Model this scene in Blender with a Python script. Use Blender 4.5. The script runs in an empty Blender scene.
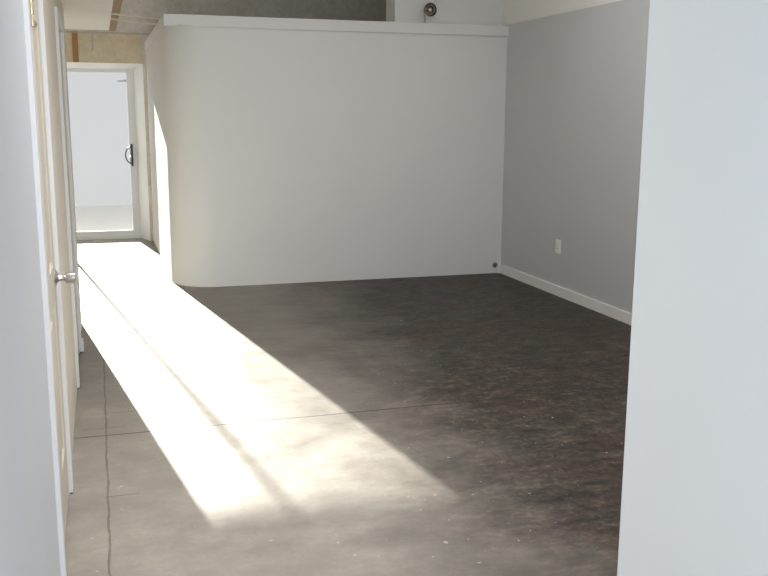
import bpy, bmesh, math
from mathutils import Vector, Matrix

sc = bpy.context.scene
COL = sc.collection

# ------------------------------------------------------------------ helpers
def link(o, parent=None):
    COL.objects.link(o)
    if parent is not None:
        o.parent = parent
        o.matrix_parent_inverse = parent.matrix_basis.inverted()
    return o

def mesh_obj(name, bm, mat, parent=None, smooth=False):
    bmesh.ops.recalc_face_normals(bm, faces=bm.faces[:])
    me = bpy.data.meshes.new(name)
    bm.to_mesh(me); bm.free()
    if mat: me.materials.append(mat)
    if smooth:
        for p in me.polygons: p.use_smooth = True
        try: me.set_sharp_from_angle(angle=math.radians(35))
        except Exception: pass
    return link(bpy.data.objects.new(name, me), parent)

def box(bm, x0, x1, y0, y1, z0, z1):
    v = [bm.verts.new((x, y, z)) for z in (z0, z1) for y in (y0, y1) for x in (x0, x1)]
    for f in ((0, 2, 3, 1), (4, 5, 7, 6), (0, 1, 5, 4), (2, 6, 7, 3), (0, 4, 6, 2), (1, 3, 7, 5)):
        bm.faces.new([v[i] for i in f])
    return v

def bev(bm, w, seg=2):
    es = [e for e in bm.edges if len(e.link_faces) == 2 and e.calc_face_angle(0) > 0.6]
    bmesh.ops.bevel(bm, geom=es, offset=w, segments=seg, affect='EDGES', clamp_overlap=True)

def prism(bm, pts, z0, z1):
    a = [bm.verts.new((x, y, z0)) for x, y in pts]
    b = [bm.verts.new((x, y, z1)) for x, y in pts]
    n = len(pts)
    bm.faces.new(a[::-1]); bm.faces.new(b)
    for i in range(n):
        j = (i + 1) % n
        bm.faces.new((a[i], a[j], b[j], b[i]))

def lathe(bm, prof, origin, axis, n=24):
    """prof: (distance along axis, radius)."""
    ax = Vector(axis).normalized()
    u = ax.orthogonal().normalized(); w = ax.cross(u)
    o = Vector(origin); rings = []
    for d, r in prof:
        rings.append([bm.verts.new(o + ax * d + (u * math.cos(2 * math.pi * i / n) + w * math.sin(2 * math.pi * i / n)) * max(r, 1e-4)) for i in range(n)])
    for a, b in zip(rings, rings[1:]):
        for i in range(n):
            j = (i + 1) % n
            bm.faces.new((a[i], a[j], b[j], b[i]))
    bm.faces.new(rings[0][::-1]); bm.faces.new(rings[-1])

def tube(bm, pts, r, n=8):
    pts = [Vector(p) for p in pts]; rings = []
    up = Vector((0.13, 0.31, 0.94))
    for i, p in enumerate(pts):
        t = (pts[min(i + 1, len(pts) - 1)] - pts[max(i - 1, 0)]).normalized()
        u = t.cross(up).normalized(); w = t.cross(u)
        rings.append([bm.verts.new(p + (u * math.cos(2 * math.pi * k / n) + w * math.sin(2 * math.pi * k / n)) * r) for k in range(n)])
    for a, b in zip(rings, rings[1:]):
        for k in range(n):
            j = (k + 1) % n
            bm.faces.new((a[k], a[j], b[j], b[k]))
    bm.faces.new(rings[0][::-1]); bm.faces.new(rings[-1])

def struct(o, label=None, cat=None):
    o['kind'] = 'structure'
    if label: o['label'] = label
    if cat: o['category'] = cat
    return o

def tag(o, label, cat, group=None):
    o['label'] = label; o['category'] = cat
    if group: o['group'] = group
    return o

def empty(name, loc):
    o = bpy.data.objects.new(name, None); o.location = loc
    o.empty_display_size = 0.1
    return link(o)

# ------------------------------------------------------------------ materials
class NT:
    def __init__(s, name):
        s.m = bpy.data.materials.new(name); s.m.use_nodes = True
        s.t = s.m.node_tree; s.b = s.t.nodes['Principled BSDF']
        s.tc = s.t.nodes.new('ShaderNodeTexCoord')
    def n(s, kind, **kw):
        q = s.t.nodes.new(kind)
        for k, v in kw.items():
            if hasattr(q, k): setattr(q, k, v)
        return q
    def l(s, a, b): s.t.links.new(a, b)
    def noise(s, scale, detail=4, rough=.55, vec=None):
        q = s.n('ShaderNodeTexNoise'); q.inputs['Scale'].default_value = scale
        q.inputs['Detail'].default_value = detail; q.inputs['Roughness'].default_value = rough
        s.l(vec if vec else s.tc.outputs['Object'], q.inputs['Vector'])
        return q.outputs['Fac']
    def ramp(s, fac, stops):
        r = s.n('ShaderNodeValToRGB'); e = r.color_ramp.elements
        while len(e) < len(stops): e.new(.5)
        for i, (p, c) in enumerate(stops):
            e[i].position = p; e[i].color = (*c, 1) if not isinstance(c, (int, float)) else (c, c, c, 1)
        s.l(fac, r.inputs['Fac']); return r.outputs['Color']
    def mix(s, a, b, fac, mode='MIX'):
        q = s.n('ShaderNodeMix', data_type='RGBA', blend_type=mode)
        for sock, v in ((q.inputs[0], fac), (q.inputs[6], a), (q.inputs[7], b)):
            if hasattr(v, 'is_linked') or isinstance(v, bpy.types.NodeSocket): s.l(v, sock)
            elif isinstance(v, (int, float)): sock.default_value = v
            else: sock.default_value = (*v, 1)
        return q.outputs[2]
    def math(s, op, a, b=None, c=None):
        q = s.n('ShaderNodeMath', operation=op)
        for i, v in enumerate((a, b, c)):
            if v is None: continue
            if isinstance(v, (int, float)): q.inputs[i].default_value = v
            else: s.l(v, q.inputs[i])
        return q.outputs[0]
    def bump(s, h, strength, dist=.005):
        q = s.n('ShaderNodeBump'); q.inputs['Strength'].default_value = strength
        q.inputs['Distance'].default_value = dist
        s.l(h, q.inputs['Height']); s.l(q.outputs['Normal'], s.b.inputs['Normal'])

def paint(name, col, rough=.6, var=.012, bump=.12, spec=.4):
    k = NT(name)
    a = k.noise(2.1, 5)
    c0 = tuple(x * (1 - var) for x in col); c1 = tuple(min(1, x * (1 + var)) for x in col)
    k.l(k.ramp(a, [(.3, c0), (.7, c1)]), k.b.inputs['Base Color'])
    k.b.inputs['Roughness'].default_value = rough
    k.b.inputs['Specular IOR Level'].default_value = spec
    k.bump(k.noise(160, 3), bump, .002)
    return k.m

def metal(name, col, rough=.25, metallic=1.0):
    k = NT(name)
    k.l(k.ramp(k.noise(30, 2), [(.3, tuple(x * .93 for x in col)), (.7, col)]), k.b.inputs['Base Color'])
    k.b.inputs['Metallic'].default_value = metallic; k.b.inputs['Roughness'].default_value = rough
    return k.m

M = {}
M['wall'] = paint('wall_white_paint', (.82, .82, .81))
M['wall_near'] = paint('entry_white_paint', (.82, .84, .85))
M['wall_grey'] = paint('wall_grey_paint', (.63, .635, .65))
M['trim'] = paint('trim_white_gloss', (.70, .70, .715), rough=.35, bump=.03)
M['left'] = paint('passage_grey_paint', (.60, .62, .66))
M['warm_lit'] = paint('passage_warm_lit_paint', (.74, .68, .57))  # warm bounce off the sunlit floor tinted into the far passage wall
M['soffit'] = paint('soffit_white_paint', (.92, .90, .86))
M['upper'] = paint('upper_warm_white_paint', (.92, .91, .88))
M['door'] = paint('door_beige_gloss', (.60, .54, .46), rough=.45, bump=.03)
M['alu'] = paint('white_aluminium', (.88, .89, .90), rough=.4, bump=.0)
M['chrome'] = metal('satin_nickel', (.62, .60, .60), .28)
M['mirror'] = metal('polished_chrome', (.75, .74, .72), .08)
M['smoke'] = metal('dark_chrome', (.34, .31, .27), .14)
M['stem'] = metal('grey_steel', (.30, .28, .25), .4)
M['brass'] = metal('pale_brass', (.86, .80, .58), .35)
M['dark'] = paint('dark_plastic', (.05, .05, .053), rough=.4, bump=.02)
M['plastic'] = paint('white_plastic', (.95, .95, .95), rough=.3, bump=.0)
M['cable'] = paint('cream_cable', (.92, .84, .70), rough=.5, bump=.0)
M['sticker'] = paint('grey_print', (.33, .32, .35), rough=.6, bump=.0)

def wood(name, c0, c1):
    k = NT(name)
    mp = k.n('ShaderNodeMapping'); mp.inputs['Scale'].default_value = (14, 14, 1.3)
    k.l(k.tc.outputs['Object'], mp.inputs['Vector'])
    f = k.noise(3, 6, .65, mp.outputs['Vector'])
    k.l(k.ramp(f, [(.3, c0), (.7, c1)]), k.b.inputs['Base Color'])
    k.b.inputs['Roughness'].default_value = .6
    k.bump(f, .2); return k.m
M['wood'] = wood('orange_timber', (.36, .19, .06), (.50, .29, .10))
M['wood_b'] = wood('brown_timber', (.26, .145, .045), (.36, .22, .075))

# raw concrete of the end wall and ceiling
def concrete(name, c0, c1):
    k = NT(name)
    big = k.noise(1.6, 6, .6); fine = k.noise(14, 6, .7); sp = k.noise(60, 3, .6)
    c = k.ramp(big, [(.3, c0), (.7, c1)])
    c = k.mix(c, k.ramp(fine, [(.3, .72), (.7, 1.0)]), .75, 'MULTIPLY')
    c = k.mix(c, k.ramp(sp, [(.35, .86), (.6, 1.0)]), .5, 'MULTIPLY')
    # formwork seams of the cast wall
    s = k.n('ShaderNodeSeparateXYZ'); k.l(k.tc.outputs['Object'], s.inputs[0])
    wob = k.math('MULTIPLY', k.math('SUBTRACT', k.noise(6, 3), .5), .02)
    hz = k.math('LESS_THAN', k.math('ABSOLUTE', k.math('ADD', k.math('SUBTRACT', s.outputs['Z'], 2.49), wob)), .012)
    vx = k.math('LESS_THAN', k.math('ABSOLUTE', k.math('ADD', k.math('SUBTRACT', s.outputs['X'], -.01), wob)), .010)
    vz = k.math('LESS_THAN', k.math('ABSOLUTE', k.math('SUBTRACT', s.outputs['Z'], 2.38)), .10)
    c = k.mix(c, (.50, .45, .38), k.math('MULTIPLY', hz, .6))
    c = k.mix(c, (.48, .43, .36), k.math('MULTIPLY', k.math('MULTIPLY', vx, vz), .55))
    k.l(c, k.b.inputs['Base Color']); k.b.inputs['Roughness'].default_value = .85
    k.bump(fine, .4, .01); return k.m
M['concrete'] = concrete('raw_concrete', (.76, .715, .65), (.92, .88, .82))
M['lintel'] = concrete('tan_concrete', (.80, .69, .51), (.95, .84, .65))

# worn sealed concrete floor with a saw cut across and a crack along the passage
def floor_mat():
    k = NT('worn_concrete_floor')
    big = k.noise(.55, 5, .6); mid = k.noise(3.2, 7, .68); fine = k.noise(38, 5, .7)
    mp = k.n('ShaderNodeMapping'); mp.inputs['Scale'].default_value = (2.8, 5.0, 1)
    k.l(k.tc.outputs['Object'], mp.inputs['Vector'])
    streak = k.noise(1.3, 6, .7, mp.outputs['Vector'])
    c = k.ramp(mid, [(.30, FL0), (.5, FL1), (.70, FL2)])
    c = k.mix(c, k.ramp(streak, [(.35, (.72, .71, .72)), (.62, (1.08, 1.06, 1.0))]), .8, 'MULTIPLY')
    c = k.mix(c, k.ramp(big, [(.35, (.85, .80, .82)), (.65, (1.08, 1.08, 1.02))]), .8, 'MULTIPLY')
    c = k.mix(c, k.ramp(fine, [(.3, .72), (.65, 1.05)]), .55, 'MULTIPLY')
    brushed = k.noise(2.6, 6, .8, mp.outputs['Vector']); hue = k.noise(1.9, 5, .7)
    s = k.n('ShaderNodeSeparateXYZ'); k.l(k.tc.outputs['Object'], s.inputs[0])
    X, Y = s.outputs['X'], s.outputs['Y']
    # light falloff painted into the colour: pale passage strip, darker mottled room
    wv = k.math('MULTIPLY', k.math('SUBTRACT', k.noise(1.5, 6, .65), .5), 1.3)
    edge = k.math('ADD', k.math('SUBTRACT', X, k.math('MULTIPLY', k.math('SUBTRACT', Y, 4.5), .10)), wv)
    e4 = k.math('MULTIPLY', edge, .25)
    dim_floor = k.mix(c, k.ramp(brushed, [(.36, (.40, .40, .40)), (.50, (.95, .95, .95)), (.66, (1.95, 1.9, 1.85))]), .78, 'MULTIPLY')
    dim_floor = k.mix(dim_floor, k.ramp(hue, [(.38, (1.10, .95, .94)), (.60, (.90, .99, .92))]), 1.0, 'MULTIPLY')
    dim_floor = k.mix(dim_floor, (.205, .182, .173), 1.0, 'MULTIPLY')
    dim_floor = k.mix(dim_floor, k.ramp(k.noise(26, 6, .75), [(.34, (.45, .45, .45)), (.5, (1, 1, 1)), (.66, (1.9, 1.85, 1.8))]), .75, 'MULTIPLY')
    lit_floor = k.mix(c, (.265, .245, .216), .5)
    c = k.mix(lit_floor, dim_floor, k.ramp(e4, [(.245, 0), (.49, 1.0)]))
    w2 = k.math('MULTIPLY', k.math('SUBTRACT', k.noise(5, 4), .5), .022)
    # scattered pale chips of paint and plaster
    chips = k.math('GREATER_THAN', k.noise(34, 2, .4), .745)
    c = k.mix(c, (.52, .50, .46), k.math('MULTIPLY', chips, .55))
    # saw-cut joint
    wj = k.math('MULTIPLY', k.math('SUBTRACT', k.noise(2.2, 2), .5), .012)
    j = k.math('LESS_THAN', k.math('ABSOLUTE', k.math('ADD', k.math('SUBTRACT', Y, 4.506), wj)), .006)
    c = k.mix(c, (.018, .014, .011), k.math('MULTIPLY', j, .78))
    # crack
    d = k.math('ABSOLUTE', k.math('ADD', k.math('SUBTRACT', X, -.037), w2))
    cr = k.math('MULTIPLY', k.math('LESS_THAN', d, k.math('MULTIPLY', k.noise(9, 4), .0085)), k.math('LESS_THAN', Y, 6.0))
    c = k.mix(c, (.08, .065, .045), k.math('MULTIPLY', cr, .6))
    # short spalls crossing the crack
    for yy, x0, x1 in ((4.86, -.05, .13), (3.74, -.05, .09), (4.62, -.15, .06)):
        a = k.math('LESS_THAN', k.math('ABSOLUTE', k.math('ADD', k.math('SUBTRACT', Y, yy), w2)), .006)
        b = k.math('MULTIPLY', k.math('GREATER_THAN', X, x0), k.math('LESS_THAN', X, x1))
        c = k.mix(c, (.08, .065, .045), k.math('MULTIPLY', k.math('MULTIPLY', a, b), .4))
    k.l(c, k.b.inputs['Base Color'])
    k.l(k.ramp(mid, [(.3, .42), (.7, .60)]), k.b.inputs['Roughness'])
    k.b.inputs['Specular IOR Level'].default_value = .35
    k.bump(fine, .25, .004); return k.m
FL0, FL1, FL2 = (.20, .175, .155), (.30, .275, .245), (.43, .41, .365)
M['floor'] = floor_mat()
M['balcony'] = paint('balcony_pale_concrete', (.235, .24, .25), rough=1.0, spec=0)

def glass_mat():
    m = bpy.data.materials.new('window_glass'); m.use_nodes = True
    t = m.node_tree; t.nodes.clear()
    out = t.nodes.new('ShaderNodeOutputMaterial'); mx = t.nodes.new('ShaderNodeMixShader')
    tr = t.nodes.new('ShaderNodeBsdfTransparent'); gl = t.nodes.new('ShaderNodeBsdfGlossy'); fr = t.nodes.new('ShaderNodeFresnel')
    tr.inputs['Color'].default_value = (.97, .98, .98, 1); gl.inputs['Roughness'].default_value = .35
    fr.inputs['IOR'].default_value = 1.45
    t.links.new(fr.outputs[0], mx.inputs[0]); t.links.new(tr.outputs[0], mx.inputs[1]); t.links.new(gl.outputs[0], mx.inputs[2])
    t.links.new(mx.outputs[0], out.inputs[0]); return m
M['glass'] = glass_mat()

# ------------------------------------------------------------------ dimensions (metres; y runs along the passage, camera at the origin)
XL, XR = -.19, 3.807            # passage wall, far right wall
YP, HP = 8.315, 2.40            # partition face, top of its cap
YF = 11.62                      # inner face of the end wall
CE = 3.15                       # ceiling
YB = -1.25                      # glazed entry behind the viewer

# ------------------------------------------------------------------ shell
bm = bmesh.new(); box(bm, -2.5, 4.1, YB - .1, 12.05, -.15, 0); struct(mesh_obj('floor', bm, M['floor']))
bm = bmesh.new(); box(bm, -2.5, 4.1, YB - .1, 12.05, CE, CE + .15); struct(mesh_obj('ceiling', bm, M['wall']))
bm = bmesh.new(); box(bm, -8, 8, 12.05, 16.5, -.22, -.02); struct(mesh_obj('exterior_floor', bm, M['balcony']))

# passage wall with two door openings
D1, D2 = (3.01, 3.81), (5.42, 6.20)
DH = 2.06
bm = bmesh.new()
box(bm, XL - .12, XL, YB, D1[0], 0, CE)
struct(mesh_obj('wall_left', bm, M['left']))
bm = bmesh.new(); box(bm, XL - .12, XL, D1[1], D2[0], 0, CE); box(bm, XL - .12, XL, D2[1], 7.1, 0, CE)
box(bm, XL - .12, XL, D1[0], D1[1], DH, CE); box(bm, XL - .12, XL, D2[0], D2[1], DH, CE)
struct(mesh_obj('wall_left_far', bm, M['warm_lit']))
bm = bmesh.new(); box(bm, -2.4, XL - .12, 7.0, 7.1, 0, CE); struct(mesh_obj('wall_alcove', bm, M['wall']))
bm = bmesh.new(); box(bm, -2.5, -2.4, 7.0, 12.05, 0, CE); struct(mesh_obj('wall_far_left', bm, M['wall']))
# wall at the viewer's right shoulder and the return closing the room behind it
bm = bmesh.new(); box(bm, 1.152, 1.272, YB, 1.789, 0, CE); bev(bm, .004)
struct(mesh_obj('wall_right_near', bm, M['wall_near']))
WX0, WX1, WZ0, WZ1 = 1.55, 3.65, 1.0, 2.7
bm = bmesh.new()
box(bm, 1.272, WX0, 1.66, 1.785, 0, CE); box(bm, WX1, 4.0, 1.66, 1.785, 0, CE)
box(bm, WX0, WX1, 1.66, 1.785, 0, WZ0); box(bm, WX0, WX1, 1.66, 1.785, WZ1, CE)
struct(mesh_obj('wall_front', bm, M['wall']))
# right wall: thicker grey lower part, set-back pale upper part
bm = bmesh.new(); box(bm, XR, 4.05, 1.785, 12.0, 0, 2.414); struct(mesh_obj('wall_right', bm, M['wall_grey']))
bm = bmesh.new(); box(bm, XR + .04, 4.05, 1.785, 12.0, 2.414, CE); struct(mesh_obj('wall_right_upper', bm, M['upper']))
# boxed-out wall above the partition
bm = bmesh.new(); box(bm, 2.735, XR + .04, 8.52, 8.80, HP, CE); struct(mesh_obj('wall_back_upper', bm, M['wall']))
# end wall with the wide door opening
OX0, OX1, OH = -1.75, .555, 2.145
bm = bmesh.new()
box(bm, -2.4, OX0, YF, 12.0, 0, CE); box(bm, OX1, 4.05, YF, 12.0, 0, CE); box(bm, OX0, OX1, YF, 12.0, 2.49, CE)
struct(mesh_obj('wall_back', bm, M['concrete']))
bm = bmesh.new(); box(bm, OX0, OX1, YF - .002, 12.0, OH, 2.49); struct(mesh_obj('lintel', bm, M['lintel']))

# partition with the rounded corner
def partition_outline(off=0.0, r=.40, x0=.595):
    pts = [(XR, YP + off), ]
    cx, cy = x0 + r, YP + r
    for i in range(25):
        a = -math.pi / 2 - i / 24 * math.pi / 2
        pts.append((cx + (r - off) * math.cos(a), cy + (r - off) * math.sin(a)))
    pts.append((x0 + off, YF))
    return pts
bm = bmesh.new()
o = partition_outline(); i_ = partition_outline(.1)
prism(bm, o + i_[::-1], 0, 2.385)
struct(mesh_obj('wall_partition', bm, M['wall'], smooth=True))

# square cap over it: top plate, front fascia (lifted near the corner), side fascia
bm = bmesh.new()
box(bm, .592, XR, 8.296, YF, 2.386, HP)
prof = [(.586, 2.303), (.685, 2.303), (.70, 2.318), (.78, 2.314), (.84, 2.304), (1.6, 2.303), (XR, 2.305), (XR, 2.398), (.586, 2.398)]
a = [bm.verts.new((x, 8.290, z)) for x, z in prof]; b = [bm.verts.new((x, 8.309, z)) for x, z in prof]
bm.faces.new(a); bm.faces.new(b[::-1])
for q in range(len(prof)):
    w = (q + 1) % len(prof); bm.faces.new((a[q], a[w], b[w], b[q]))
box(bm, .586, .5945, 8.309, YF, 2.303, 2.398)
struct(mesh_obj('trim_1', bm, M['wall']))

# baseboard of the right wall
bm = bmesh.new(); box(bm, XR - .014, XR, 1.79, YP, .0, .086); bev(bm, .004); struct(mesh_obj('baseboard_right', bm, M['plastic']))

# white boxed soffit along the passage with a timber strip beside it
bm = bmesh.new(); box(bm, -1.0, .140, 4.6, 8.80, 2.29, CE); bev(bm, .004); struct(mesh_obj('ceiling_soffit', bm, M['soffit']))
bm = bmesh.new(); box(bm, .140, .207, 4.6, 9.25, 2.322, 2.46); bev(bm, .003)
tag(mesh_obj('timber_plank', bm, M['wood_b']), 'brown timber plank running along the side of the white ceiling soffit', 'plank')
bm = bmesh.new(); box(bm, -.235, -.172, YF - .035, YF + .004, 2.147, 2.478); bev(bm, .003)
tag(mesh_obj('timber_block', bm, M['wood']), 'short upright orange timber block on the concrete wall above the glass door', 'timber')

def cable(p0, p1, sag, label):
    p0, p1 = Vector(p0), Vector(p1); bm = bmesh.new()
    pts = []
    for q in range(17):
        t = q / 16; p = p0.lerp(p1, t); p.z -= sag * 4 * t * (1 - t); pts.append(p)
    tube(bm, pts, .0065)
    tag(mesh_obj('cable', bm, M['cable'], smooth=True), label, 'cable', 'cables strung above the passage')
cable((.134, 7.26, 2.283), (.608, 8.86, 2.407), .0, 'upper of two pale cables strung from soffit to the partition top')
cable((.134, 7.64, 2.283), (.604, 9.40, 2.407), .0, 'lower of two pale cables strung from soffit to the partition top')

# ------------------------------------------------------------------ passage doors
def panel_door(name, y0, y1, label, cat='door'):
    d = empty(name, (XL, y0, 0)); struct(d, label, cat)
    g = .004; xf = XL - .002; th = .04
    bm = bmesh.new()
    z0, z1 = .012, DH - .012
    W = y1 - y0; st = .11; ms = .09
    ys = [y0 + g, y0 + st, (y0 + y1) / 2 - ms / 2, (y0 + y1) / 2 + ms / 2, y1 - st, y1 - g]
    zs = [z0, .24, .86, .99, 1.885, z1]
    grid = [[bm.verts.new((xf, y, z)) for z in zs] for y in ys]
    panels = []
    for a in range(5):
        for b in range(5):
            f = bm.faces.new((grid[a][b], grid[a + 1][b], grid[a + 1][b + 1], grid[a][b + 1]))
            if a in (1, 3) and b in (1, 3): panels.append(f)
    for f in panels:
        r = bmesh.ops.inset_region(bm, faces=[f], thickness=.018, depth=-.010)
        r = bmesh.ops.inset_region(bm, faces=[f], thickness=.02, depth=.0)
        r = bmesh.ops.inset_region(bm, faces=[f], thickness=.012, depth=.006)
    bm2 = bmesh.new(); box(bm2, xf - th, xf - .012, y0 + g, y1 - g, z0, z1)
    me = bpy.data.meshes.new('tmp'); bm2.to_mesh(me); bm2.free(); bm.from_mesh(me); bpy.data.meshes.remove(me)
    me = bpy.data.meshes.new('door_leaf')
    for f in bm.faces:
        pass
    leaf = mesh_obj('door_leaf', bm, M['door'], d)
    # casing: two uprights and a head, each a board with eased edges, and the jamb lining
    cw, ct = .062, .015
    for ya, yb in ((y0 - cw, y0), (y1, y1 + cw)):
        bm = bmesh.new(); box(bm, XL, XL + ct, ya, yb, .008, DH + cw); bev(bm, .004); mesh_obj('casing', bm, M['trim'], d)
    bm = bmesh.new(); box(bm, XL, XL + ct, y0, y1, DH, DH + cw); bev(bm, .004); mesh_obj('head_casing', bm, M['trim'], d)
    return d

d1 = panel_door('door_1', *D1, 'white panelled door with a satin nickel knob in the passage wall')
# knob: rose, neck and drum
bm = bmesh.new()
lathe(bm, [(0, .034), (.003, .035), (.006, .033), (.010, .024), (.016, .014), (.030, .0115), (.036, .013), (.042, .020), (.046, .0225), (.076, .0225), (.079, .020), (.080, .005)],
      (XL - .003, 3.757, .928), (1, 0, 0), 32)
h = mesh_obj('door_knob', bm, M['chrome'], d1, smooth=True); h['label'] = 'satin nickel knob'
# hinge knuckle at the near edge
bm = bmesh.new()
lathe(bm, [(0, .003), (.004, .006), (.034, .006), (.036, .005), (.038, .006), (.070, .006), (.072, .005), (.074, .006), (.108, .006), (.112, .003)],
      (XL + .017, D1[0] + .045, 1.822), (0, 0, 1), 14)
box(bm, XL - .003, XL + .001, D1[0] + .008, D1[0] + .045, 1.826, 1.930)
h = mesh_obj('hinge', bm, M['brass'], d1, smooth=True); h['label'] = 'pale brass hinge'
d2 = panel_door('door_2', *D2, 'white panelled door in the passage wall close to the bright end')
bm = bmesh.new(); box(bm, XL, XL + .027, D2[1] - .002, D2[1] + .068, .008, .085); bev(bm, .004); mesh_obj('plinth_block', bm, M['trim'], d2)

# ------------------------------------------------------------------ sliding glass door in the end wall
d3 = empty('door_3', (.0, 11.96, 0)); struct(d3, 'sunlit white framed sliding glass door in the concrete end wall', 'door')
YD = 11.95
FX0, FX1, FT = -1.62, .452, 2.09
bm = bmesh.new()     # splayed metal lining of the opening
def quad_prism(bm, pts, axis, a0, a1):
    va = []; vb = []
    for p in pts:
        if axis == 'z': va.append(bm.verts.new((p[0], p[1], a0))); vb.append(bm.verts.new((p[0], p[1], a1)))
        else: va.append(bm.verts.new((a0, p[0], p[1]))); vb.append(bm.verts.new((a1, p[0], p[1])))
    n = len(pts); bm.faces.new(va); bm.faces.new(vb[::-1])
    for q in range(n):
        w = (q + 1) % n; bm.faces.new((va[q], va[w], vb[w], vb[q]))
quad_prism(bm, [(OX1, YF), (OX1, 12.0), (FX1, 12.0), (FX1, YD)], 'z', 0, OH)
quad_prism(bm, [(OX0, YF), (FX0, YD), (FX0, 12.0), (OX0, 12.0)], 'z', 0, OH)
quad_prism(bm, [(YF, OH), (YD, FT), (12.0, FT), (12.0, OH)], 'x', OX0, OX1)
mesh_obj('frame_lining', bm, M['alu'], d3)
bm = bmesh.new(); box(bm, FX0, FX1, YD - .03, 12.04, 0, .028); box(bm, FX0, FX1, YD + .02, YD + .026, .028, .04)
box(bm, FX0, FX1, YD + .055, YD + .061, .028, .04); mesh_obj('sill_track', bm, M['alu'], d3)
bm = bmesh.new(); box(bm, FX1 - .025, FX1, YD, YD + .09, .02, FT); box(bm, FX0, FX0 + .025, YD, YD + .09, .02, FT)
box(bm, FX0 + .025, FX1 - .025, YD, YD + .09, FT - .022, FT); bev(bm, .002); mesh_obj('outer_frame', bm, M['alu'], d3)
def sash(x0, x1, y, rail=.045, sl=.06, sr=.06):
    bm = bmesh.new(); z0, z1 = .04, FT - .022
    box(bm, x0, x0 + sl, y, y + .032, z0, z1); box(bm, x1 - sr, x1, y, y + .032, z0, z1)
    box(bm, x0 + sl, x1 - sr, y, y + .032, z0, z0 + .06); box(bm, x0 + sl, x1 - sr, y, y + .032, z1 - rail, z1)
    s = mesh_obj('sash', bm, M['alu'], d3)
    bm = bmesh.new(); box(bm, x0 + sl, x1 - sr, y + .013, y + .017, z0 + .06, z1 - rail); mesh_obj('pane', bm, M['glass'], s)
    return s
s1 = sash(-.572, FX1 - .025, YD + .008, .02, sl=.028)
s2 = sash(FX0 + .025, -.544, YD + .046, .02, sr=.028)
# D-shaped pull on the right stile
hx, hz = .392, 1.045
bm = bmesh.new(); box(bm, hx - .012, hx + .014, YD - .010, YD + .008, hz - .135, hz + .135); bev(bm, .004); 
hp = mesh_obj('handle', bm, M['dark'], d3); hp['label'] = 'dark D-shaped pull handle'
bm = bmesh.new(); pts = []
for q in range(19):
    a = math.pi / 2 + q / 18 * math.pi
    pts.append((hx + .078 * math.cos(a), YD - .014 - .012 * math.sin(q / 18 * math.pi), hz + .105 * math.sin(a)))
tube(bm, pts, .0075); mesh_obj('grip', bm, M['dark'], hp, smooth=True)
bm = bmesh.new(); lathe(bm, [(0, .014), (.012, .014), (.02, .009)], (hx - .02, YD + .002, hz - .02), (0, -1, 0), 14); mesh_obj('latch', bm, M['chrome'], hp, smooth=True)
# small grey maker's print on the glass, too small to read
bm = bmesh.new(); x = .262
for q, (w, hgt) in enumerate(((.012, .014), (.009, .014), (.012, .014), (.010, .014), (.012, .014), (.014, .024), (.013, .024), (.014, .024))):
    box(bm, x, x + w, YD + .0195, YD + .0215, 1.942, 1.942 + hgt); x += w + .003
p = mesh_obj('print_mark', bm, M['sticker'], s1); p['label'] = 'small grey print on the glass'

# ------------------------------------------------------------------ glazed entry behind the viewer
w1 = empty('window_1', (.48, YB, 0)); struct(w1)
bm = bmesh.new(); x0, x1 = XL, 1.152
box(bm, x0, x0 + .05, YB - .08, YB, 0, 2.5); box(bm, x1 - .05, x1, YB - .08, YB, 0, 2.5); box(bm, x0 + .05, x1 - .05, YB - .08, YB, 2.44, 2.5)
box(bm, x0 + .05, x1 - .05, YB - .08, YB, 0, .06); mesh_obj('window_frame', bm, M['alu'], w1)
bm = bmesh.new(); box(bm, x0 + .05, x1 - .05, YB - .045, YB - .039, .06, 2.44); mesh_obj('pane', bm, M['glass'], w1)
bm = bmesh.new(); box(bm, -.4, 1.3, YB - .1, YB, 2.5, CE); struct(mesh_obj('wall_entry', bm, M['wall_near']))

w2 = empty('added_window', ((WX0 + WX1) / 2, 1.72, WZ0)); struct(w2)  # unseen window, added to brighten the right side of the room
bm = bmesh.new()
for xa, xb in ((WX0, WX0 + .04), ((WX0 + WX1) / 2 - .02, (WX0 + WX1) / 2 + .02), (WX1 - .04, WX1)): box(bm, xa, xb, 1.69, 1.75, WZ0, WZ1)
for za, zb in ((WZ0, WZ0 + .04), (WZ1 - .04, WZ1)): box(bm, WX0 + .04, WX1 - .04, 1.695, 1.745, za, zb)
mesh_obj('window_frame', bm, M['alu'], w2)
bm = bmesh.new(); box(bm, WX0 + .04, WX1 - .04, 1.716, 1.722, WZ0 + .04, WZ1 - .04); mesh_obj('pane', bm, M['glass'], w2)
# ------------------------------------------------------------------ small things
# duplex outlet on the right wall
ot = empty('wall_outlet', (XR, 7.12, .434)); tag(ot, 'white duplex outlet on the grey right wall above the baseboard', 'outlet')
bm = bmesh.new(); box(bm, XR - .007, XR, 7.12 - .040, 7.12 + .040, .434 - .060, .434 + .060); bev(bm, .003); mesh_obj('cover_plate', bm, M['plastic'], ot)
for dz in (-.021, .021):
    bm = bmesh.new(); box(bm, XR - .010, XR - .006, 7.12 - .017, 7.12 + .017, .434 + dz - .015, .434 + dz + .015); bev(bm, .004)
    r = mesh_obj('receptacle', bm, M['plastic'], ot)
    bm = bmesh.new()
    for dy in (-.007, .007): box(bm, XR - .0106, XR - .0098, 7.12 + dy - .0015, 7.12 + dy + .0015, .434 + dz - .002, .434 + dz + .008)
    mesh_obj('slot', bm, M['dark'], r)
bm = bmesh.new(); lathe(bm, [(0, .004), (.0015, .004), (.002, .002)], (XR - .0065, 7.12, .434), (-1, 0, 0), 10); mesh_obj('screw', bm, M['chrome'], ot)

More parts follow.
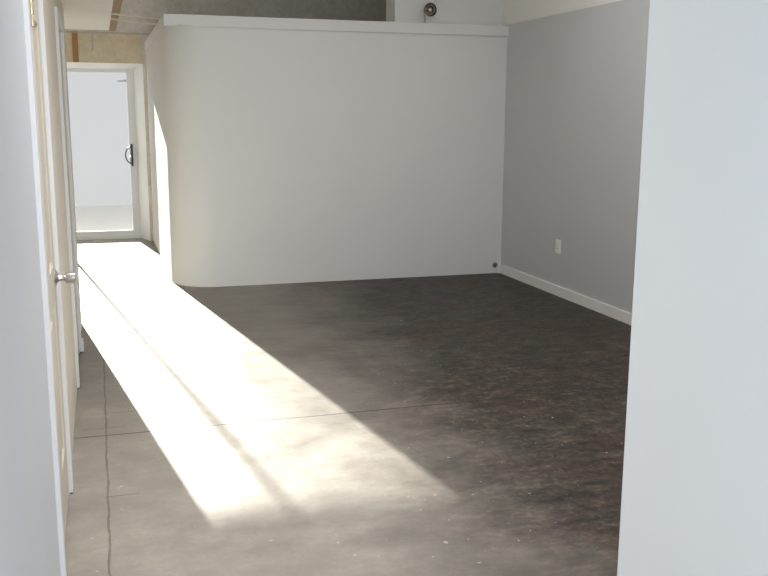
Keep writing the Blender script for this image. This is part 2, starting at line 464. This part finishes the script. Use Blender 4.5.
# cable jack low on the partition and the white cable end next to it
jk = empty('cable_jack', (3.742, YP, .086)); tag(jk, 'small round black cable jack low on the partition beside the corner', 'jack')
bm = bmesh.new(); lathe(bm, [(0, .027), (.006, .027), (.009, .022), (.009, .012)], (3.742, YP + .004, .082), (0, -1, 0), 20); mesh_obj('jack_ring', bm, M['stem'], jk, smooth=True)
bm = bmesh.new(); lathe(bm, [(0, .006), (.020, .006), (.022, .003)], (3.742, YP - .004, .082), (0, -1, 0), 10); mesh_obj('jack_pin', bm, M['dark'], jk, smooth=True)
bm = bmesh.new(); tube(bm, [(3.776, YP - .022, .0), (3.777, YP - .026, .04), (3.779, YP - .028, .075), (3.783, YP - .024, .105), (3.787, YP - .018, .128)], .009)
tag(mesh_obj('cable_end', bm, M['plastic'], smooth=True), 'short white cable end sticking up in the corner above the baseboard', 'cable')

# little chrome spotlight standing on the partition top
LC = Vector((3.046, 8.40, 2.533))
sp = empty('spotlight', (2.985, 8.37, HP)); tag(sp, 'small chrome bowl spotlight on a thin stem standing on top of the partition', 'spotlight')
ax = (Vector((0, 0, 1.57)) - LC).normalized(); ax = (ax + Vector((.38, 0, .12))).normalized()
bm = bmesh.new(); R = .064; prof = []
for q in range(13):
    a = q / 12 * math.pi * .5; prof.append((-R * .95 * math.cos(a) , R * math.sin(a)))
prof += [(.006, R), (.006, R - .004)]
for q in range(12, -1, -1):
    a = q / 12 * math.pi * .5; prof.append((-(R - .004) * .95 * math.cos(a), (R - .004) * math.sin(a)))
lathe(bm, prof, LC, ax, 32); mesh_obj('lamp_shade', bm, M['smoke'], sp, smooth=True)
bm = bmesh.new(); prof = []
for q in range(13):
    a = math.pi - q / 12 * math.pi; prof.append((-.012 + .026 * math.cos(a), .026 * math.sin(a)))
lathe(bm, prof, LC, ax, 24); mesh_obj('bulb', bm, M['mirror'], sp, smooth=True)
bm = bmesh.new(); tube(bm, [(2.985, 8.37, HP + .012), (2.983, 8.372, 2.47), (2.984, 8.385, 2.515), (3.0, 8.42, 2.535)], .006); mesh_obj('stem', bm, M['stem'], sp, smooth=True)
bm = bmesh.new(); lathe(bm, [(0, .03), (.008, .03), (.013, .022), (.015, .006)], (2.985, 8.37, HP), (0, 0, 1), 20); mesh_obj('base', bm, M['chrome'], sp, smooth=True)

# ------------------------------------------------------------------ light
w = bpy.data.worlds.new('sky'); sc.world = w; w.use_nodes = True
bg = w.node_tree.nodes['Background']; bg.inputs['Color'].default_value = (.98, .99, 1, 1); bg.inputs['Strength'].default_value = .68

sun = bpy.data.lights.new('sun', 'SUN'); sun.energy = 22.5; sun.angle = math.radians(.6); sun.color = (1.0, .945, .84)
so = bpy.data.objects.new('sun', sun); link(so)
dv = Vector((.143, -1, -.2392)).normalized(); so.rotation_euler = dv.to_track_quat('-Z', 'Y').to_euler(); so.location = (-2, 20, 6)

ar = bpy.data.lights.new('entry_daylight', 'AREA'); ar.shape = 'RECTANGLE'; ar.size = 1.2; ar.size_y = 2.3
ar.energy = 94; ar.color = (.92, .96, 1.0)
ao = bpy.data.objects.new('entry_daylight', ar); link(ao); ao.location = (.48, YB - .12, 1.25)
ao.rotation_euler = Vector((0, 1, 0)).to_track_quat('-Z', 'Z').to_euler()

a2 = bpy.data.lights.new('front_fill_light', 'AREA'); a2.shape = 'RECTANGLE'; a2.size = 2.0; a2.size_y = 1.6  # added fill lamp behind the unseen front window
a2.energy = 17; a2.color = (.92, .96, 1.0)
o2 = bpy.data.objects.new('front_fill_light', a2); link(o2); o2.location = ((WX0 + WX1) / 2, 1.64, (WZ0 + WZ1) / 2)
o2.rotation_euler = Vector((0, 1, 0)).to_track_quat('-Z', 'Z').to_euler()
# unseen ceiling panels, added as fill light for passage and room
def fill_panel(x, y, sx, sy, energy, spread, label):
    cl = empty('fill_panel', (x, y, CE)); tag(cl, label, 'added fill light')
    bm = bmesh.new(); box(bm, x - sx / 2 - .03, x + sx / 2 + .03, y - sy / 2 - .03, y + sy / 2 + .03, CE - .06, CE); bev(bm, .004)
    mesh_obj('housing', bm, M['alu'], cl)
    l = bpy.data.lights.new('fill_panel_light', 'AREA'); l.shape = 'RECTANGLE'; l.size = sx; l.size_y = sy
    l.energy = energy; l.color = (1.0, .99, .97); l.spread = math.radians(spread)
    q = bpy.data.objects.new('fill_panel_light', l); link(q); q.location = (x, y, CE - .065)
fill_panel(.5, 3.2, 1.08, 1.8, 28, 95, 'added fill light panel over the passage, out of view')
fill_panel(2.4, 5.0, 1.6, 3.2, 29, 180, 'wide added fill light panel over the room, out of view')
# ------------------------------------------------------------------ camera
cam = bpy.data.cameras.new('camera'); co = bpy.data.objects.new('camera', cam); link(co); sc.camera = co
F, PITCH, YAW, ROLL = 912.45, .1888, .3006, .0051
cam.sensor_fit = 'HORIZONTAL'; cam.sensor_width = 36; cam.lens = 36 * F / 768; cam.clip_start = .02; cam.clip_end = 200
fw = Vector((math.sin(YAW) * math.cos(PITCH), math.cos(YAW) * math.cos(PITCH), -math.sin(PITCH)))
rt = Vector((math.cos(YAW), -math.sin(YAW), 0)); up = rt.cross(fw)
r2 = rt * math.cos(ROLL) + up * math.sin(ROLL); u2 = up * math.cos(ROLL) - rt * math.sin(ROLL)
co.matrix_world = Matrix(((r2.x, u2.x, -fw.x, 0), (r2.y, u2.y, -fw.y, 0), (r2.z, u2.z, -fw.z, 1.57), (0, 0, 0, 1)))

vs = sc.view_settings
sc.display_settings.display_device = 'sRGB'
vs.view_transform = 'Standard'; vs.look = 'None'; vs.gamma = 1; vs.use_curve_mapping = False
vs.exposure = 0.0
try:
    sc.cycles.use_denoising = True
    sc.cycles.max_bounces = 14; sc.cycles.diffuse_bounces = 10
    sc.cycles.sample_clamp_indirect = 6
except Exception: pass
